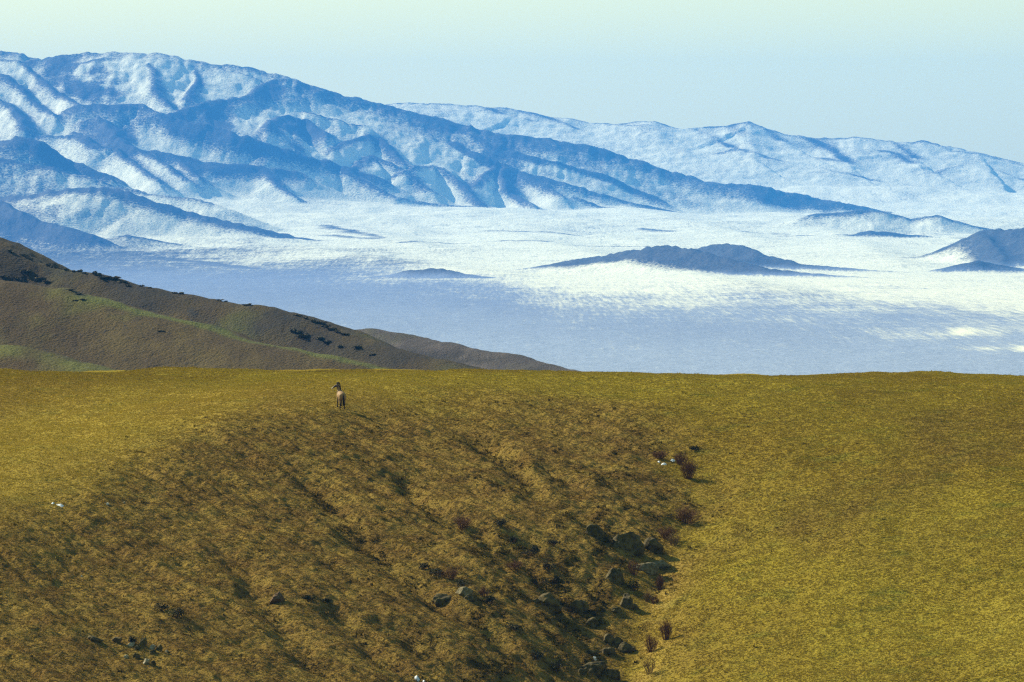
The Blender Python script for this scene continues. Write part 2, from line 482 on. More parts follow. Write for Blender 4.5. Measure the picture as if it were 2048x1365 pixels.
def far_height(x, y):
    wx = x + 9 * fbm(x / 90, y / 130, 3, 5) + 3 * fbm(x / 22, y / 30, 2, 9)
    wy = y + 40 * fbm(x / 160, y / 200, 3, 25)
    base = np.interp(y, BASE_Y, BASE_Z) + 3.0 * fbm(x / 500, y / 900, 4, 40)
    base = base + np.interp(1024 + x / y / K, FOOT_PX, FOOT_W) * np.interp(y, FOOT_Y, FOOT_Z)
    up = sstep(9500, 12500, y)
    base = base + up * (13.0 * fbm(x / 210, y / 380, 3, 41) + 3.0 * fbm(x / 45, y / 130, 3, 43))
    h = base.copy()
    bare = np.zeros(x.shape)
    for pts, s, r, bw, amt, k in R:
        P = np.array(pts)
        top = P[:, 2].max()
        pad = (top + 95) / min(s) * 0.9 + 40
        m = (x > P[:, 0].min() - pad) & (x < P[:, 0].max() + pad) & (y > P[:, 1].min() - pad) & (y < P[:, 1].max() + pad)
        if not m.any():
            continue
        d, z, side, _ = poly_dist(wx[m], wy[m], pts)
        sl = np.where(side < 0, s[0], s[1])
        cand = z - sl * (np.sqrt(d * d + r * r) - r)
        hh = h[m]
        hn = smax(hh, cand, k)
        w = np.where(side < 0, bw[0], bw[1]).astype(float)
        pw = 2.6 if amt >= 0.9 else 2
        b = amt * np.exp(-(d / w) ** pw) * sstep(-k, k * 0.4, cand - hh)
        h[m] = hn
        bb = bare[m] * (1 - 0.65 * sstep(0, 12, cand - hh))
        bare[m] = np.maximum(bb, b)
    rel = np.clip((h - base) / 60, 0, 1)
    er = np.abs(fbm(wx / 42, wy / 120, 4, 60)) 
    er2 = np.abs(fbm(wx / 15, wy / 42, 3, 64))
    vg = np.abs(fbm(wx / 60 + 3.3, wy / 170, 3, 68))
    rl = np.clip((h - base) / 14, 0, 1)
    h = h - rl * 3.0 * np.abs(fbm(wx / 20, wy / 34, 3, 61))
    vg2 = np.abs(fbm(wx / 26 + 7.7, wy / 150, 3, 69))
    soft = 1 - 0.6 * sstep(15200, 15500, y)
    h = h - soft * rel * (5 * er + 2.2 * er2 - 3 * vg - 5 * vg2) + rel * 0.2 + (0.4 + 1.0 * rel) * fbm(x / 18, y / 26, 4, 77)
    return h, base, bare, rel

DARK_FACES = [(160, 158, 80, 40, .22, 1.35), (205, 190, 45, 22, 0, 1.1), (335, 222, 60, 14, .35, .4), (565, 192, 48, 20, .3, .8), (445, 236, 38, 26, .15, .9), (598, 270, 28, 34, .4, .9),
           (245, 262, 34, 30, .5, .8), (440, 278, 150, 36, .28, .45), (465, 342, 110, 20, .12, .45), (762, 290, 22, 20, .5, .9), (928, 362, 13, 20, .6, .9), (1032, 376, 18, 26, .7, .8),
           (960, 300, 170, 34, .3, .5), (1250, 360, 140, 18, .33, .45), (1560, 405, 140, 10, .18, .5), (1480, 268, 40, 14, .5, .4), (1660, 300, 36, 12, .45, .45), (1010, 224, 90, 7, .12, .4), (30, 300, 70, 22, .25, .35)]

def far_attrs(x, y, h, base, bare, rel):
    px, py = pix(x, y, np.interp(y, BASE_Y, BASE_Z))
    row = np.interp(px, SNOW_PX, SNOW_PY)          # where the snow of the plain gives out, as a line across the land
    yb = np.interp(row, ROW_TAB, Y_TAB)
    edge = (y - yb) / yb + 0.20 * fbm(x / 160, y / 1500, 4, 90) + 0.06 * fbm(x / 12, y / 1400, 3, 95)
    sn = sstep(-0.20, 0.24, edge)
    streak = 0.30 * fbm(x / 260, y / 340, 4, 110) + 0.34 * fbm(x / 55, y / 75, 4, 120)
    full = 0.58 + 0.30 * sstep(0.0, 0.35, edge)
    snow = sn * (full + streak * (0.5 + 0.15 * rel) - 0.05 * rel) - bare
    # dark faces of the range: bare ground plus shade put into the colour
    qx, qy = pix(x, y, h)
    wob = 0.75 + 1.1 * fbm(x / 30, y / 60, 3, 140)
    for cx, cy, sx, sy, sl, am in DARK_FACES:
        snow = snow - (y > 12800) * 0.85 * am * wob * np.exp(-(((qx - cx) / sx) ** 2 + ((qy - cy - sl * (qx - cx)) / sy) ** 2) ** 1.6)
    # drifts lying on the plain at the right
    for px0, px1, py0, hw in ((1730, 2100, 668, 5), (1900, 2150, 664, 3), (1910, 2150, 696, 3), (1200, 1235, 694, 1.5)):
        lm = sstep(px0 - 25, px0 + 30, px) * (1 - sstep(px1 - 30, px1 + 20, px))
        yc = 80.0 / ((py0 - HORIZON) * K)
        wv = yc * hw / (py0 - HORIZON)
        snow = snow + 0.55 * lm * (0.7 + 1.2 * fbm(x / 20, y / 400, 3, 131)) * np.exp(-((y - yc + 60 * fbm(x / 40, y / 90, 3, 130)) / wv) ** 2)
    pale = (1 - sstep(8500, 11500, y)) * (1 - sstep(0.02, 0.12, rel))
    return snow, pale

def rows_patch(name, yy, amax, cols):
    a = np.linspace(-amax, amax, cols)
    A, Yg = np.meshgrid(a, yy)
    X = A * Yg
    h, base, bare, rel = far_height(X, Yg)
    snow, pale = far_attrs(X, Yg, h, base, bare, rel)
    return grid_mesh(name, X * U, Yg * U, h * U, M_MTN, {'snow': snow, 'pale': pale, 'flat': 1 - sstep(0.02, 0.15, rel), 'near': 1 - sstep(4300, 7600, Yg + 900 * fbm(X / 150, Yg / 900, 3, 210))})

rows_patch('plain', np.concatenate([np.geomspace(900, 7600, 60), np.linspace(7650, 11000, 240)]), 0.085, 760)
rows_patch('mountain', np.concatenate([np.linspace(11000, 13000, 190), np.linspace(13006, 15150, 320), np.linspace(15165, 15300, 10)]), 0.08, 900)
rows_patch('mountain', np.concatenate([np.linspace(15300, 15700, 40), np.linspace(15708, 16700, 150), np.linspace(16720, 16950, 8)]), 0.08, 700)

# ------------------------------------------------------------------ the brown hills on the left, two kilometres off
HILLS = [
    # name, points (px, py, Y), slopes, rounding
    ([(-900, 250, 2150), (-300, 400, 2120), (-60, 462, 2100), (0, 492, 2090), (40, 516, 2085), (110, 538, 2080), (190, 549, 2070), (260, 572, 2060), (340, 587, 2050),
      (420, 600, 2040), (500, 612, 2030), (560, 625, 2020), (630, 641, 2010), (680, 664, 2000), (760, 692, 1985), (860, 720, 1965),
      (960, 744, 1945), (1100, 790, 1900)], (0.5, 0.4), 5.0),
    ([(-600, 480, 1900), (-100, 540, 1880), (90, 572, 1860), (170, 588, 1850), (250, 612, 1840), (330, 634, 1830), (420, 656, 1818), (520, 684, 1805), (640, 712, 1790),
      (760, 738, 1775), (900, 775, 1750)], (0.30, 0.45), 6.0),
    ([(-600, 640, 1500), (-100, 672, 1490), (0, 690, 1480), (100, 712, 1465), (200, 738, 1450), (320, 770, 1430)], (0.3, 0.4), 6.0),
]
FARHILL = [([(560, 690, 2750), (640, 668, 2750), (700, 658, 2740), (735, 655, 2740), (790, 664, 2730), (900, 688, 2700), (1000, 706, 2680), (1100, 732, 2650), (1140, 742, 2640), (1250, 770, 2600)], (0.3, 0.4), 5.0)]

HILL_GRIDS = []
def hill_patch(name, defs, ya, yb, rows, a0, a1, cols, seed, green_idx=()):
    A, Yg = np.meshgrid(np.linspace(a0, a1, cols), np.linspace(ya, yb, rows))
    X = A * Yg
    wx = X + 1.6 * fbm(X / 16, Yg / 22, 3, seed); wy = Yg + 3 * fbm(X / 20, Yg / 30, 3, seed + 7)
    h = np.full(X.shape, -172.0)
    green = np.zeros(X.shape); dark = np.zeros(X.shape)
    for i, (pts, s, r) in enumerate(defs):
        P = [at(*p) for p in pts]
        d, z, side, par = poly_dist(wx, wy, P)
        c = z - np.where(side < 0, s[0], s[1]) * (np.sqrt(d * d + r * r) - r)
        new = c > h
        if i in green_idx:
            gi = {1: 0.85, 2: 0.6, 0: 0.6}[i] * np.exp(-(d / (2.4 if i == 1 else 11.0)) ** 2)
            if i == 0:
                gi = gi * sstep(0.86, 0.94, par)
            if i == 1:
                gi = gi * sstep(0.28, 0.36, par)
            green = np.where(new, gi, green)
        else:
            green = np.where(new, 0, green)
        dark = np.where(new, 0.5 * (i == 0) * (0.8 + 1.0 * fbm(X / 6, Yg / 9, 3, seed + 80)), dark)  # the first ridge's shaded face, its shade put into the colour
        h = smax(h, c, 3.0)
    h = h + 0.8 * fbm(X / 12, Yg / 16, 4, seed + 20) + 0.25 * fbm(X / 2.5, Yg / 3.5, 3, seed + 30)
    green = green + 0.42 * sstep(0.0, 0.35, fbm(X / 14, Yg / 26, 3, seed + 50))
    px, py = pix(X, Yg, h)
    if name == 'hill' and green_idx:
        for (cx, cy, sx, sy, sl) in HILL_SCRUB:
            dark = np.maximum(dark, np.exp(-(((px - cx) / sx) ** 2 + ((py - cy - sl * (px - cx)) / sy) ** 2)) * (0.9 + 1.2 * fbm(X / 1.2, Yg / 2, 2, seed + 70)))
    HILL_GRIDS.append((np.linspace(a0, a1, cols), np.linspace(ya, yb, rows), h))
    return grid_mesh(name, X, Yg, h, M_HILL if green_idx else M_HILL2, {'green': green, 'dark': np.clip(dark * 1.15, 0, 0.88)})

# scrub-covered, dark stony places on the hill
HILL_SCRUB = [(110, 544, 60, 6, .2), (235, 568, 45, 7, .25), (310, 584, 60, 5, .22), (560, 632, 70, 7, .22), (60, 556, 45, 8, 0.25), (88, 566, 18, 6, 0.2), (205, 556, 26, 9, 0.3), (150, 586, 22, 4, 0.2), (20, 508, 26, 7, 0.5),
              (600, 660, 22, 9, 0.2), (650, 682, 40, 10, 0.35), (720, 702, 40, 8, 0.35), (640, 650, 30, 9, 0.4), (250, 575, 40, 5, 0.3), (420, 640, 26, 10, 0.3), (380, 625, 30, 8, 0.2)]
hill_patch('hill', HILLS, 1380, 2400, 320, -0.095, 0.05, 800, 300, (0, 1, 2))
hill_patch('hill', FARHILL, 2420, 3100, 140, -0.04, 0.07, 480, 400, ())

# ------------------------------------------------------------------ the near ridge with its gully
YC = 780.0
ZC = at(1024, 745, YC)[2]
KQ = 0.00133
def hill_z(Y):
    D = YC - Y
    near = ZC + 0.01877 * D - KQ * D * D / 2
    # far side: steepens, then runs out straight
    E = -D
    lin = ZC - 0.01877 * 110 - KQ * 110 * 110 / 2 - (0.01877 + KQ * 110) * (E - 110)
    far_ = np.where(E > 110, lin, near)
    zn = np.where(Y < 600, -33.0, near)
    # valley between the camera and the ridge
    z600 = ZC + 0.01877 * 180 - KQ * 180 * 180 / 2
    s600 = -(0.01877 - KQ * 180)
    t = np.clip((600 - Y) / 80, 0, 1)
    z520 = z600 - s600 * 80 * 0.5
    val = z600 - s600 * 80 * (t - t * t / 2)
    flat = np.where(Y < 520, z520 + (np.clip(520 - Y, 0, 520) / 520) ** 2.2 * (-1.75 - z520), val)
    flat = np.where(Y < 0, -1.75, flat)
    return np.where(Y < 600, flat, np.where(D >= 0, near, far_))

def gb(Y):
    return 6.0 * sstep(25, 175, YC - Y)
def gn(Y):
    return 2.0 * sstep(52, 120, YC - Y)

GULLY_PIX = [(1415, 835), (1400, 862), (1372, 890), (1352, 925), (1385, 960), (1400, 1000), (1385, 1035), (1345, 1072), (1352, 1105), (1335, 1140), (1312, 1170),
             (1292, 1200), (1284, 1230), (1272, 1290), (1252, 1340), (1240, 1390), (1200, 1480)]
def solve_floor():
    Ys = np.linspace(560, 760, 2001)
    z = hill_z(Ys) - gb(Ys) - gn(Ys)
    _, py = pix(0 * Ys, Ys, z)
    xs, ys = [], []
    for px_, py_ in GULLY_PIX:
        i = np.argmin(np.abs(py - py_))
        xs.append(at(px_, py_, Ys[i])[0]); ys.append(Ys[i])
    o = np.argsort(ys)
    return np.array(ys)[o], np.array(xs)[o]
GY, GX = solve_floor()

def gully_x(Y):
    return np.interp(Y, GY, GX)

def ground_base(x, Y):
    d = x - gully_x(Y)
    ad = np.sqrt(d * d + 0.8 ** 2) - 0.8
    tb = np.clip(1 - ad / np.where(d < 0, 46.0, 52.0), 0, 1)
    tn = np.clip(1 - ad / np.where(d < 0, 11.0, 13.0), 0, 1)
    z = hill_z(Y) - 0.0065 * x - gb(Y) * tb * tb * (1.6 - 0.6 * tb) - gn(Y) * tn ** 1.5
    z = z - np.clip(-x - 34, 0, 200) ** 2 * 0.0006 * sstep(20, 150, YC - Y)
    return z

_plain_base = ground_base
def march(px_, py_, fn, ya=560.0, yb=800.0):
    Ys = np.linspace(ya, yb, 4801)
    P = at(px_, py_, 1.0)
    x, z = P[0] * Ys, P[2] * Ys
    g = fn(x, Ys)
    i = np.argmax(z <= g)
    return np.array((x[i], Ys[i], g[i]))

RILLS_PIX = [
    [(690, 1040), (760, 1110), (830, 1160), (900, 1215), (985, 1265), (1060, 1320), (1120, 1370)],
    [(740, 1215), (810, 1262), (870, 1305), (960, 1372)],
    [(905, 848), (960, 878), (1010, 915), (1075, 975), (1130, 1010)],
    [(930, 1030), (985, 1085), (1050, 1125), (1120, 1175), (1180, 1230)],
    [(600, 950), (660, 1010), (730, 1085)],
    [(1060, 905), (1130, 965), (1190, 1030), (1250, 1085)],
    [(640, 1190), (700, 1240), (760, 1300), (830, 1370)],
    [(430, 1090), (500, 1160), (560, 1240), (640, 1340)],
    [(770, 930), (830, 985), (905, 1040), (950, 1060)],
    [(1000, 1040), (1070, 1085), (1150, 1140), (1215, 1185)],
    [(1050, 1130), (1110, 1190), (1160, 1250), (1200, 1310)],
]
RILLS = [[tuple(march(px_, py_, ground_base)) for px_, py_ in r] for r in RILLS_PIX]
SHOULDER = [march(px_, py_, ground_base) for px_, py_ in
            ((0, 1050), (130, 1000), (260, 950), (400, 900), (520, 862), (650, 835), (780, 808), (900, 800), (1020, 800), (1150, 806), (1280, 815), (1400, 842))]
SHX = np.array([p[0] for p in SHOULDER]); SHY = np.array([p[1] for p in SHOULDER])
def ground_base(x, Y):
    d = x - gully_x(Y)
    e = Y - np.interp(x, SHX, SHY) + 4
    bulge = 1.7 * np.exp(-(e / np.where(e > 0, 34.0, 24.0)) ** 2) * (1 - sstep(-20, -5, d)) * (1 - 0.65 * sstep(-18, -4, x))
    return _plain_base(x, Y) + bulge
RILLS = [[tuple(march(px_, py_, ground_base)) for px_, py_ in r] for r in RILLS_PIX]

_a = math.atan2(RILLS[0][-2][1] - RILLS[0][1][1], RILLS[0][-2][0] - RILLS[0][1][0])
RC, RS = math.cos(-_a), math.sin(-_a)

def ground_masks(x, Y):
    d = x - gully_x(Y)
    ys = np.interp(x, SHX, SHY)
    left = 1 - sstep(-3.0, 2.6, d + 4.0 * fbm(x / 2.5, Y / 7, 4, 500))
    brown = sstep(-12, 22, ys - Y + 14 * fbm(x / 9, Y / 24, 3, 510)) * left
    brown = np.maximum(brown, 0.5 * np.exp(-(np.clip(d, 0, 99) / 6.0) ** 2) * (d > 0) * sstep(50, 90, YC - Y) * (0.7 + 1.2 * fbm(x / 3, Y / 8, 3, 505)))
    brown = np.clip(brown, 0, 1)
    dark = np.zeros(x.shape); rill = np.zeros(x.shape)
    for r in RILLS:
        R_ = np.array(r)
        m = (x > R_[:, 0].min() - 6) & (x < R_[:, 0].max() + 6) & (Y > R_[:, 1].min() - 8) & (Y < R_[:, 1].max() + 8)
        if not m.any():
            continue
        xx = x[m] + 0.9 * fbm(x[m] / 3, Y[m] / 6, 2, 530); yy = Y[m] + 1.5 * fbm(x[m] / 4, Y[m] / 5, 2, 531)
        dd, _, side, par = poly_dist(xx, yy, r)
        fade = sstep(0, 0.25, par) 
        rill[m] = np.maximum(rill[m], np.exp(-(dd / 1.1) ** 2) * fade)
        dk = np.exp(-(dd / 0.6) ** 2) * fade * sstep(-0.1, 0.25, fbm(x[m] / 2.5, Y[m] / 4, 3, 540))
        dark[m] = np.maximum(dark[m], 0.6 * dk)
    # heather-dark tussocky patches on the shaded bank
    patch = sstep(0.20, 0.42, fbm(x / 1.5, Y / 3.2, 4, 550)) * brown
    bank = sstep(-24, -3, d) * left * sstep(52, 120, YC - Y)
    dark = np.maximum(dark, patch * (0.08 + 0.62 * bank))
    shoulder = np.clip(1 - brown, 0, 1) * (1 - sstep(-14, 6, x)) * sstep(20, 70, YC - Y)
    straw = np.exp(-((d - 1.3) / 1.5) ** 2) * sstep(95, 125, YC - Y) * (0.30 + 0.9 * fbm(x / 2, Y / 4, 3, 560))
    straw = np.maximum(straw, 0.34 * shoulder)  # the same mask also lightens and yellows the left shelf
    return brown, np.clip(dark, 0, 1), np.clip(straw, 0, 1), rill, bank

def ground_z(x, Y, masks=None):
    brown, dark, straw, rill, bank = masks or ground_masks(x, Y)
    near = sstep(560, 600, Y) * (1 - sstep(800, 840, Y))
    n_big = 0.55 * fbm(x / 11, Y / 26, 3, 600)
    hum = fbm(x / 1.25, Y / 1.9, 4, 610)
    u_, v_ = x * RC - Y * RS, x * RS + Y * RC          # along and across the fall of the rills
    step = fbm(u_ / 9.0, v_ / 1.0, 3, 620)
    step = step + 0.45 * fbm(u_ / 5.0, v_ / 0.42, 2, 625)
    n_big = n_big + 0.16 * fbm(x / 3.2, Y / 7, 3, 605)
    z = ground_base(x, Y) + near * n_big
    z = z + near * ((0.05 + 0.07 * brown + 0.12 * bank) * hum + 0.34 * brown * step - 0.6 * rill * (0.5 + 0.5 * brown))
    z = z + near * 0.085 * fbm(x / 0.45, Y / 0.7, 2, 630) * (0.4 + 1.2 * brown)
    return z

xs = np.concatenate([np.linspace(-420, -60, 40), np.linspace(-58, -51, 10), np.arange(-50.5, 50.5, 0.14), np.linspace(51, 58, 10), np.linspace(60, 420, 40)])
ys = np.concatenate([np.linspace(-40, 560, 60), np.linspace(565, 598, 20), np.arange(600, 792, 0.26), np.linspace(793, 840, 40), np.linspace(850, 1900, 60)])
GXX, GYY = np.meshgrid(xs, ys)
gm = ground_masks(GXX, GYY)
GZZ = ground_z(GXX, GYY, gm)
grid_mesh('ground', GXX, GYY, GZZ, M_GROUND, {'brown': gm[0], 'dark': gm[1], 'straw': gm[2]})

def on_ground(px_, py_):
    p = march(px_, py_, lambda x, Y: ground_z(x, Y), 575, 790)
    return Vector(p)


def on_hill(px_, py_, grid=0):
    """first point of the hill on the sight line through a photo pixel, or its skyline just below"""
    a, yy, h = HILL_GRIDS[grid]
    P = at(px_, py_, 1.0)
    i = int(np.argmin(np.abs(a - P[0])))
    over = h[:, i] - P[2] * yy
    j = int(np.argmax(over >= 0)) if (over >= 0).any() else int(np.argmax(h[:, i] / yy))
    return Vector((a[i] * yy[j], yy[j], h[j, i]))


# ------------------------------------------------------------------ grass
def tuft(name, blades, rad, hgt, seed, lean=0.6):
    rr = random.Random(seed)
    v, f = [], []
    for _ in range(blades):
        a = rr.uniform(0, 6.283); b = rr.uniform(0, 6.283)
        r = rad * math.sqrt(rr.random())
        x, y = r * math.cos(a), r * math.sin(a)
        hh = hgt * rr.uniform(0.5, 1.1); w = rad * rr.uniform(0.16, 0.3)
        lx, ly = lean * hh * math.cos(a) + rr.uniform(-.3, .3) * hh, lean * hh * math.sin(a) + rr.uniform(-.3, .3) * hh
        cx, cy = w * math.cos(b), w * math.sin(b)
        n = len(v)
        v += [(x - cx, y - cy, -0.02), (x + cx, y + cy, -0.02), (x + lx * .45 + cx * .7, y + ly * .45 + cy * .7, hh * .65),
              (x + lx * .45 - cx * .7, y + ly * .45 - cy * .7, hh * .65), (x + lx, y + ly, hh)]
        f += [(n, n + 1, n + 2, n + 3), (n + 3, n + 2, n + 4)]
    me = bpy.data.meshes.new(name)
    me.from_pydata(v, [], f); me.materials.append(M_GRASS); me.update()
    return bpy.data.objects.new(name, me)

tuft_coll = bpy.data.collections.new('grass_tufts')
for i in range(6):
    tuft_coll.objects.link(tuft('tuft', 9, 0.075, 0.042, 40 + i))

def scatter(name, P, attrs, coll):
    me = bpy.data.meshes.new(name)
    me.vertices.add(len(P)); me.vertices.foreach_set('co', P.astype(np.float32).ravel())
    for k, (typ, v) in attrs.items():
        a = me.attributes.new(k, typ, 'POINT')
        a.data.foreach_set('vector' if typ == 'FLOAT_VECTOR' else 'value', np.asarray(v).ravel())
    me.materials.append(M_GRASS)
    o = bpy.data.objects.new(name, me); COL.objects.link(o); o['kind'] = 'stuff'
    ng = bpy.data.node_groups.new(name, 'GeometryNodeTree')
    ng.interface.new_socket('Geometry', in_out='INPUT', socket_type='NodeSocketGeometry')
    ng.interface.new_socket('Geometry', in_out='OUTPUT', socket_type='NodeSocketGeometry')
    N = ng.nodes.new; L = ng.links.new
    gi, go = N('NodeGroupInput'), N('NodeGroupOutput')
    ip, ci = N('GeometryNodeInstanceOnPoints'), N('GeometryNodeCollectionInfo')
    ci.inputs['Collection'].default_value = coll
    ci.inputs['Separate Children'].default_value = True
    ci.inputs['Reset Children'].default_value = True
    ip.inputs['Pick Instance'].default_value = True
    def na(nm, typ):
        n = N('GeometryNodeInputNamedAttribute'); n.data_type = typ; n.inputs['Name'].default_value = nm
        return n.outputs['Attribute']
    L(gi.outputs[0], ip.inputs['Points']); L(ci.outputs[0], ip.inputs['Instance'])
    L(na('pick', 'INT'), ip.inputs['Instance Index'])
    L(na('rot', 'FLOAT_VECTOR'), ip.inputs['Rotation']); L(na('size', 'FLOAT_VECTOR'), ip.inputs['Scale'])
    L(ip.outputs[0], go.inputs[0])
    md = o.modifiers.new('scatter', 'NODES'); md.node_group = ng
    return o

def make_grass(n_try):
    Y = RNG.uniform(606, 786, n_try); x = RNG.uniform(-0.064, 0.064, n_try) * Y
    gm_ = ground_masks(x, Y)
    brown, dark = gm_[0], gm_[1]
    clump = fbm(x / 0.7, Y / 1.0, 2, 700)
    keep = RNG.random(n_try) < np.clip(0.8 - 0.28 * brown + 0.6 * clump, 0.06, 1)
    x, Y, brown, dark, clump = x[keep], Y[keep], brown[keep], dark[keep], clump[keep]
    z = ground_z(x, Y)
    n = len(x)
    isd = (RNG.random(n) < dark * 0.75).astype(float)
    sc = RNG.uniform(0.65, 1.35, n) * (1 + 0.25 * clump) + isd * RNG.uniform(0.1, 1.3, n)
    big = RNG.random(n) < 0.012 + 0.02 * sstep(770, 782, Y)
    sc = np.where(big, sc * RNG.uniform(1.5, 2.3, n), sc)
    rot = np.stack([RNG.normal(0, .12, n), RNG.normal(0, .12, n), RNG.uniform(0, 6.283, n)], -1)
    size = np.stack([sc, sc, sc * (1 + 0.4 * isd)], -1)
    tint = np.clip(RNG.beta(2.6, 2.6, n) + 0.1 * clump - 0.10 * brown, 0, 1)
    scatter('grass', np.stack([x, Y, z], -1), {
        'pick': ('INT', RNG.integers(0, 6, n).astype(np.int32)), 'rot': ('FLOAT_VECTOR', rot.astype(np.float32)),
        'size': ('FLOAT_VECTOR', size.astype(np.float32)), 'tint': ('FLOAT', tint.astype(np.float32)),
        'straw': ('FLOAT', gm_[2][keep].astype(np.float32)), 'brown': ('FLOAT', brown.astype(np.float32)), 'dark': ('FLOAT', (isd * RNG.uniform(.6, 1, n)).astype(np.float32))}, tuft_coll)
make_grass(720000)

# ------------------------------------------------------------------ boulders
M_ROCK = mat_flat('weathered_rock', (0.045, 0.032, 0.008), (0.15, 0.112, 0.036), 3.0, 0.9, 0.08)
M_PALE = mat_flat('pale_lichen_rock', (0.20, 0.165, 0.09), (0.46, 0.40, 0.27), 4.0, 0.9, 0.06)
M_GREY = mat_flat('grey_lichen_rock', (0.10, 0.08, 0.035), (0.27, 0.22, 0.11), 4.0, 0.9, 0.06)
M_BROWN = mat_flat('brown_rock', (0.10, 0.055, 0.022), (0.17, 0.10, 0.045), 4.0, 0.95, 0.08)
M_WHITE = mat_flat('white_stone', (0.5, 0.48, 0.42), (0.75, 0.72, 0.66), 6.0, 0.9, 0.03)

def icosphere(sub):
    import bmesh
    bm = bmesh.new(); bmesh.ops.create_icosphere(bm, subdivisions=sub, radius=1.0)
    v = np.array([q.co[:] for q in bm.verts]); f = [[q.index for q in p.verts] for p in bm.faces]
    bm.free()
    return v, f
ICO_V, ICO_F = icosphere(4)

def boulder(px_, py_, w, h, mat, label, seed, blocky=0.5, cat='rock', group=None, tilt=0.0, name='boulder'):
    """px_, py_: middle of the foot in the photograph; w, h: size in photo pixels"""
    base = on_ground(px_, py_)
    m = K * base.y * 0.95
    rg = np.random.default_rng(seed)
    v = ICO_V.copy()
    for _ in range(14):                                   # broken faces
        n = rg.normal(size=3); n[2] *= 0.7; n /= np.linalg.norm(n)
        lim = rg.uniform(0.5, 0.8) if rg.random() < blocky else rg.uniform(0.75, 0.97)
        d = v @ n
        v -= np.outer(np.maximum(d - lim, 0), n)
    o1, o2 = rg.uniform(0, 50, 2)
    r = 1 + 0.34 * fbm(v[:, 0] * 1.3 + o1, v[:, 1] * 1.3 + v[:, 2] * 1.7 + o2, 4, seed) + 0.10 * fbm(v[:, 0] * 6 + v[:, 2] * 5, v[:, 1] * 6 + o1, 3, seed + 5)
    v *= r[:, None]
    ext = v.max(0) - v.min(0)
    full_h = h * 1.35
    v *= np.array((w * m / ext[0], max(w * 0.8, h) * m / ext[1], full_h * m / ext[2]))
    ca, sa = math.cos(tilt), math.sin(tilt)
    v[:, [0, 2]] = v[:, [0, 2]] @ np.array(((ca, -sa), (sa, ca)))
    v[:, 2] += -v[:, 2].min() - 0.36 * full_h * m
    o = mesh_obj(name, v, ICO_F, mat, smooth=True)
    o.location = base + Vector((0, 0.3 * w * m, 0))
    o.location.z = float(ground_z(np.array([o.location.x]), np.array([o.location.y]))[0]) * 0.4 + base.z * 0.6
    tag(o, label, cat, group)
    return o

BOULDERS = [
    (1188, 1074, 46, 30, M_ROCK, 'flat-topped dark block, highest of the boulders on the gully bank', .9),
    (1256, 1102, 72, 46, M_ROCK, 'largest rounded grey boulder in the gully, below the flat-topped block', .35),
    (1306, 1106, 46, 34, M_ROCK, 'dark boulder touching the right side of the largest gully boulder', .6),
    (1230, 1166, 40, 36, M_ROCK, 'round grey-topped boulder on the bank left of the two pale flat rocks', .3),
    (1292, 1146, 58, 24, M_GREY, 'pale flat rock in the gully bed, left one of the pair', .3),
    (1322, 1138, 46, 18, M_GREY, 'pale flat rock in the gully bed, right one of the pair', .3),
    (1098, 1216, 54, 36, M_ROCK, 'smooth dark dome boulder on the lower slope left of the gully', .25),
    (1156, 1228, 42, 32, M_ROCK, 'dark boulder just right of the smooth dome boulder', .4),
    (1184, 1254, 34, 20, M_ROCK, 'low slab lying downhill of two dark dome boulders', .5),
    (1252, 1216, 34, 32, M_ROCK, 'upright dark boulder at the gully edge beside yellow straw', .5),
    (1270, 1218, 18, 12, M_ROCK, 'small grey stone leaning on the upright boulder at gully edge', .5),
    (1234, 1228, 22, 14, M_ROCK, 'small dark stone left of the upright boulder at gully edge', .5),
    (1216, 1288, 26, 24, M_ROCK, 'pointed mossy rock with a bright left edge near the gully floor', .9),
    (1234, 1290, 26, 18, M_ROCK, 'square mossy rock right of the pointed one near gully floor', .9),
    (1252, 1306, 40, 24, M_ROCK, 'black boulder at the gully floor, right end of the mossy cluster', .5),
    (1218, 1312, 34, 18, M_ROCK, 'grey slab at the foot of the pointed mossy rock', .6),
    (1190, 1350, 56, 32, M_ROCK, 'big dark boulder near the bottom edge with a pale stone on it', .4),
    (1222, 1358, 44, 22, M_ROCK, 'dark boulder at the bottom edge right of the one carrying a stone', .5),
    (1166, 1350, 22, 14, M_ROCK, 'small grey rock at the bottom edge left of the big dark boulder', .6),
    (1182, 1312, 26, 12, M_ROCK, 'thin dark ledge of rock above the big boulder at bottom edge', .8),
    (557, 1207, 36, 26, M_BROWN, 'lone reddish-brown boulder on the open brown slope', .7),
    (929, 1192, 42, 20, M_GREY, 'grey lichen-covered rock among bushes left of the gully', .35),
    (938, 1202, 24, 14, M_ROCK, 'small dark rock below the grey lichen-covered one', .5),
    (884, 1210, 46, 24, M_ROCK, 'dark hummock of rock left of the grey lichen-covered rock', .4),
    (1072, 1206, 16, 10, M_ROCK, 'small grey stone left of the smooth dome boulder', .5),
    (1120, 1166, 14, 9, M_ROCK, 'small dark stone upslope of the smooth dome boulder', .5),
]
for i, (a, b, w, h, m_, lab, bl) in enumerate(BOULDERS):
    boulder(a, b, w, h, m_, lab, 900 + i, bl * 0.7, group='boulders along the gully' if i not in (20,) else None)
boulder(1190, 1321, 8, 9, M_WHITE, 'small whitish stone resting on the big dark boulder', 990, .5, 'stone', name='stone')
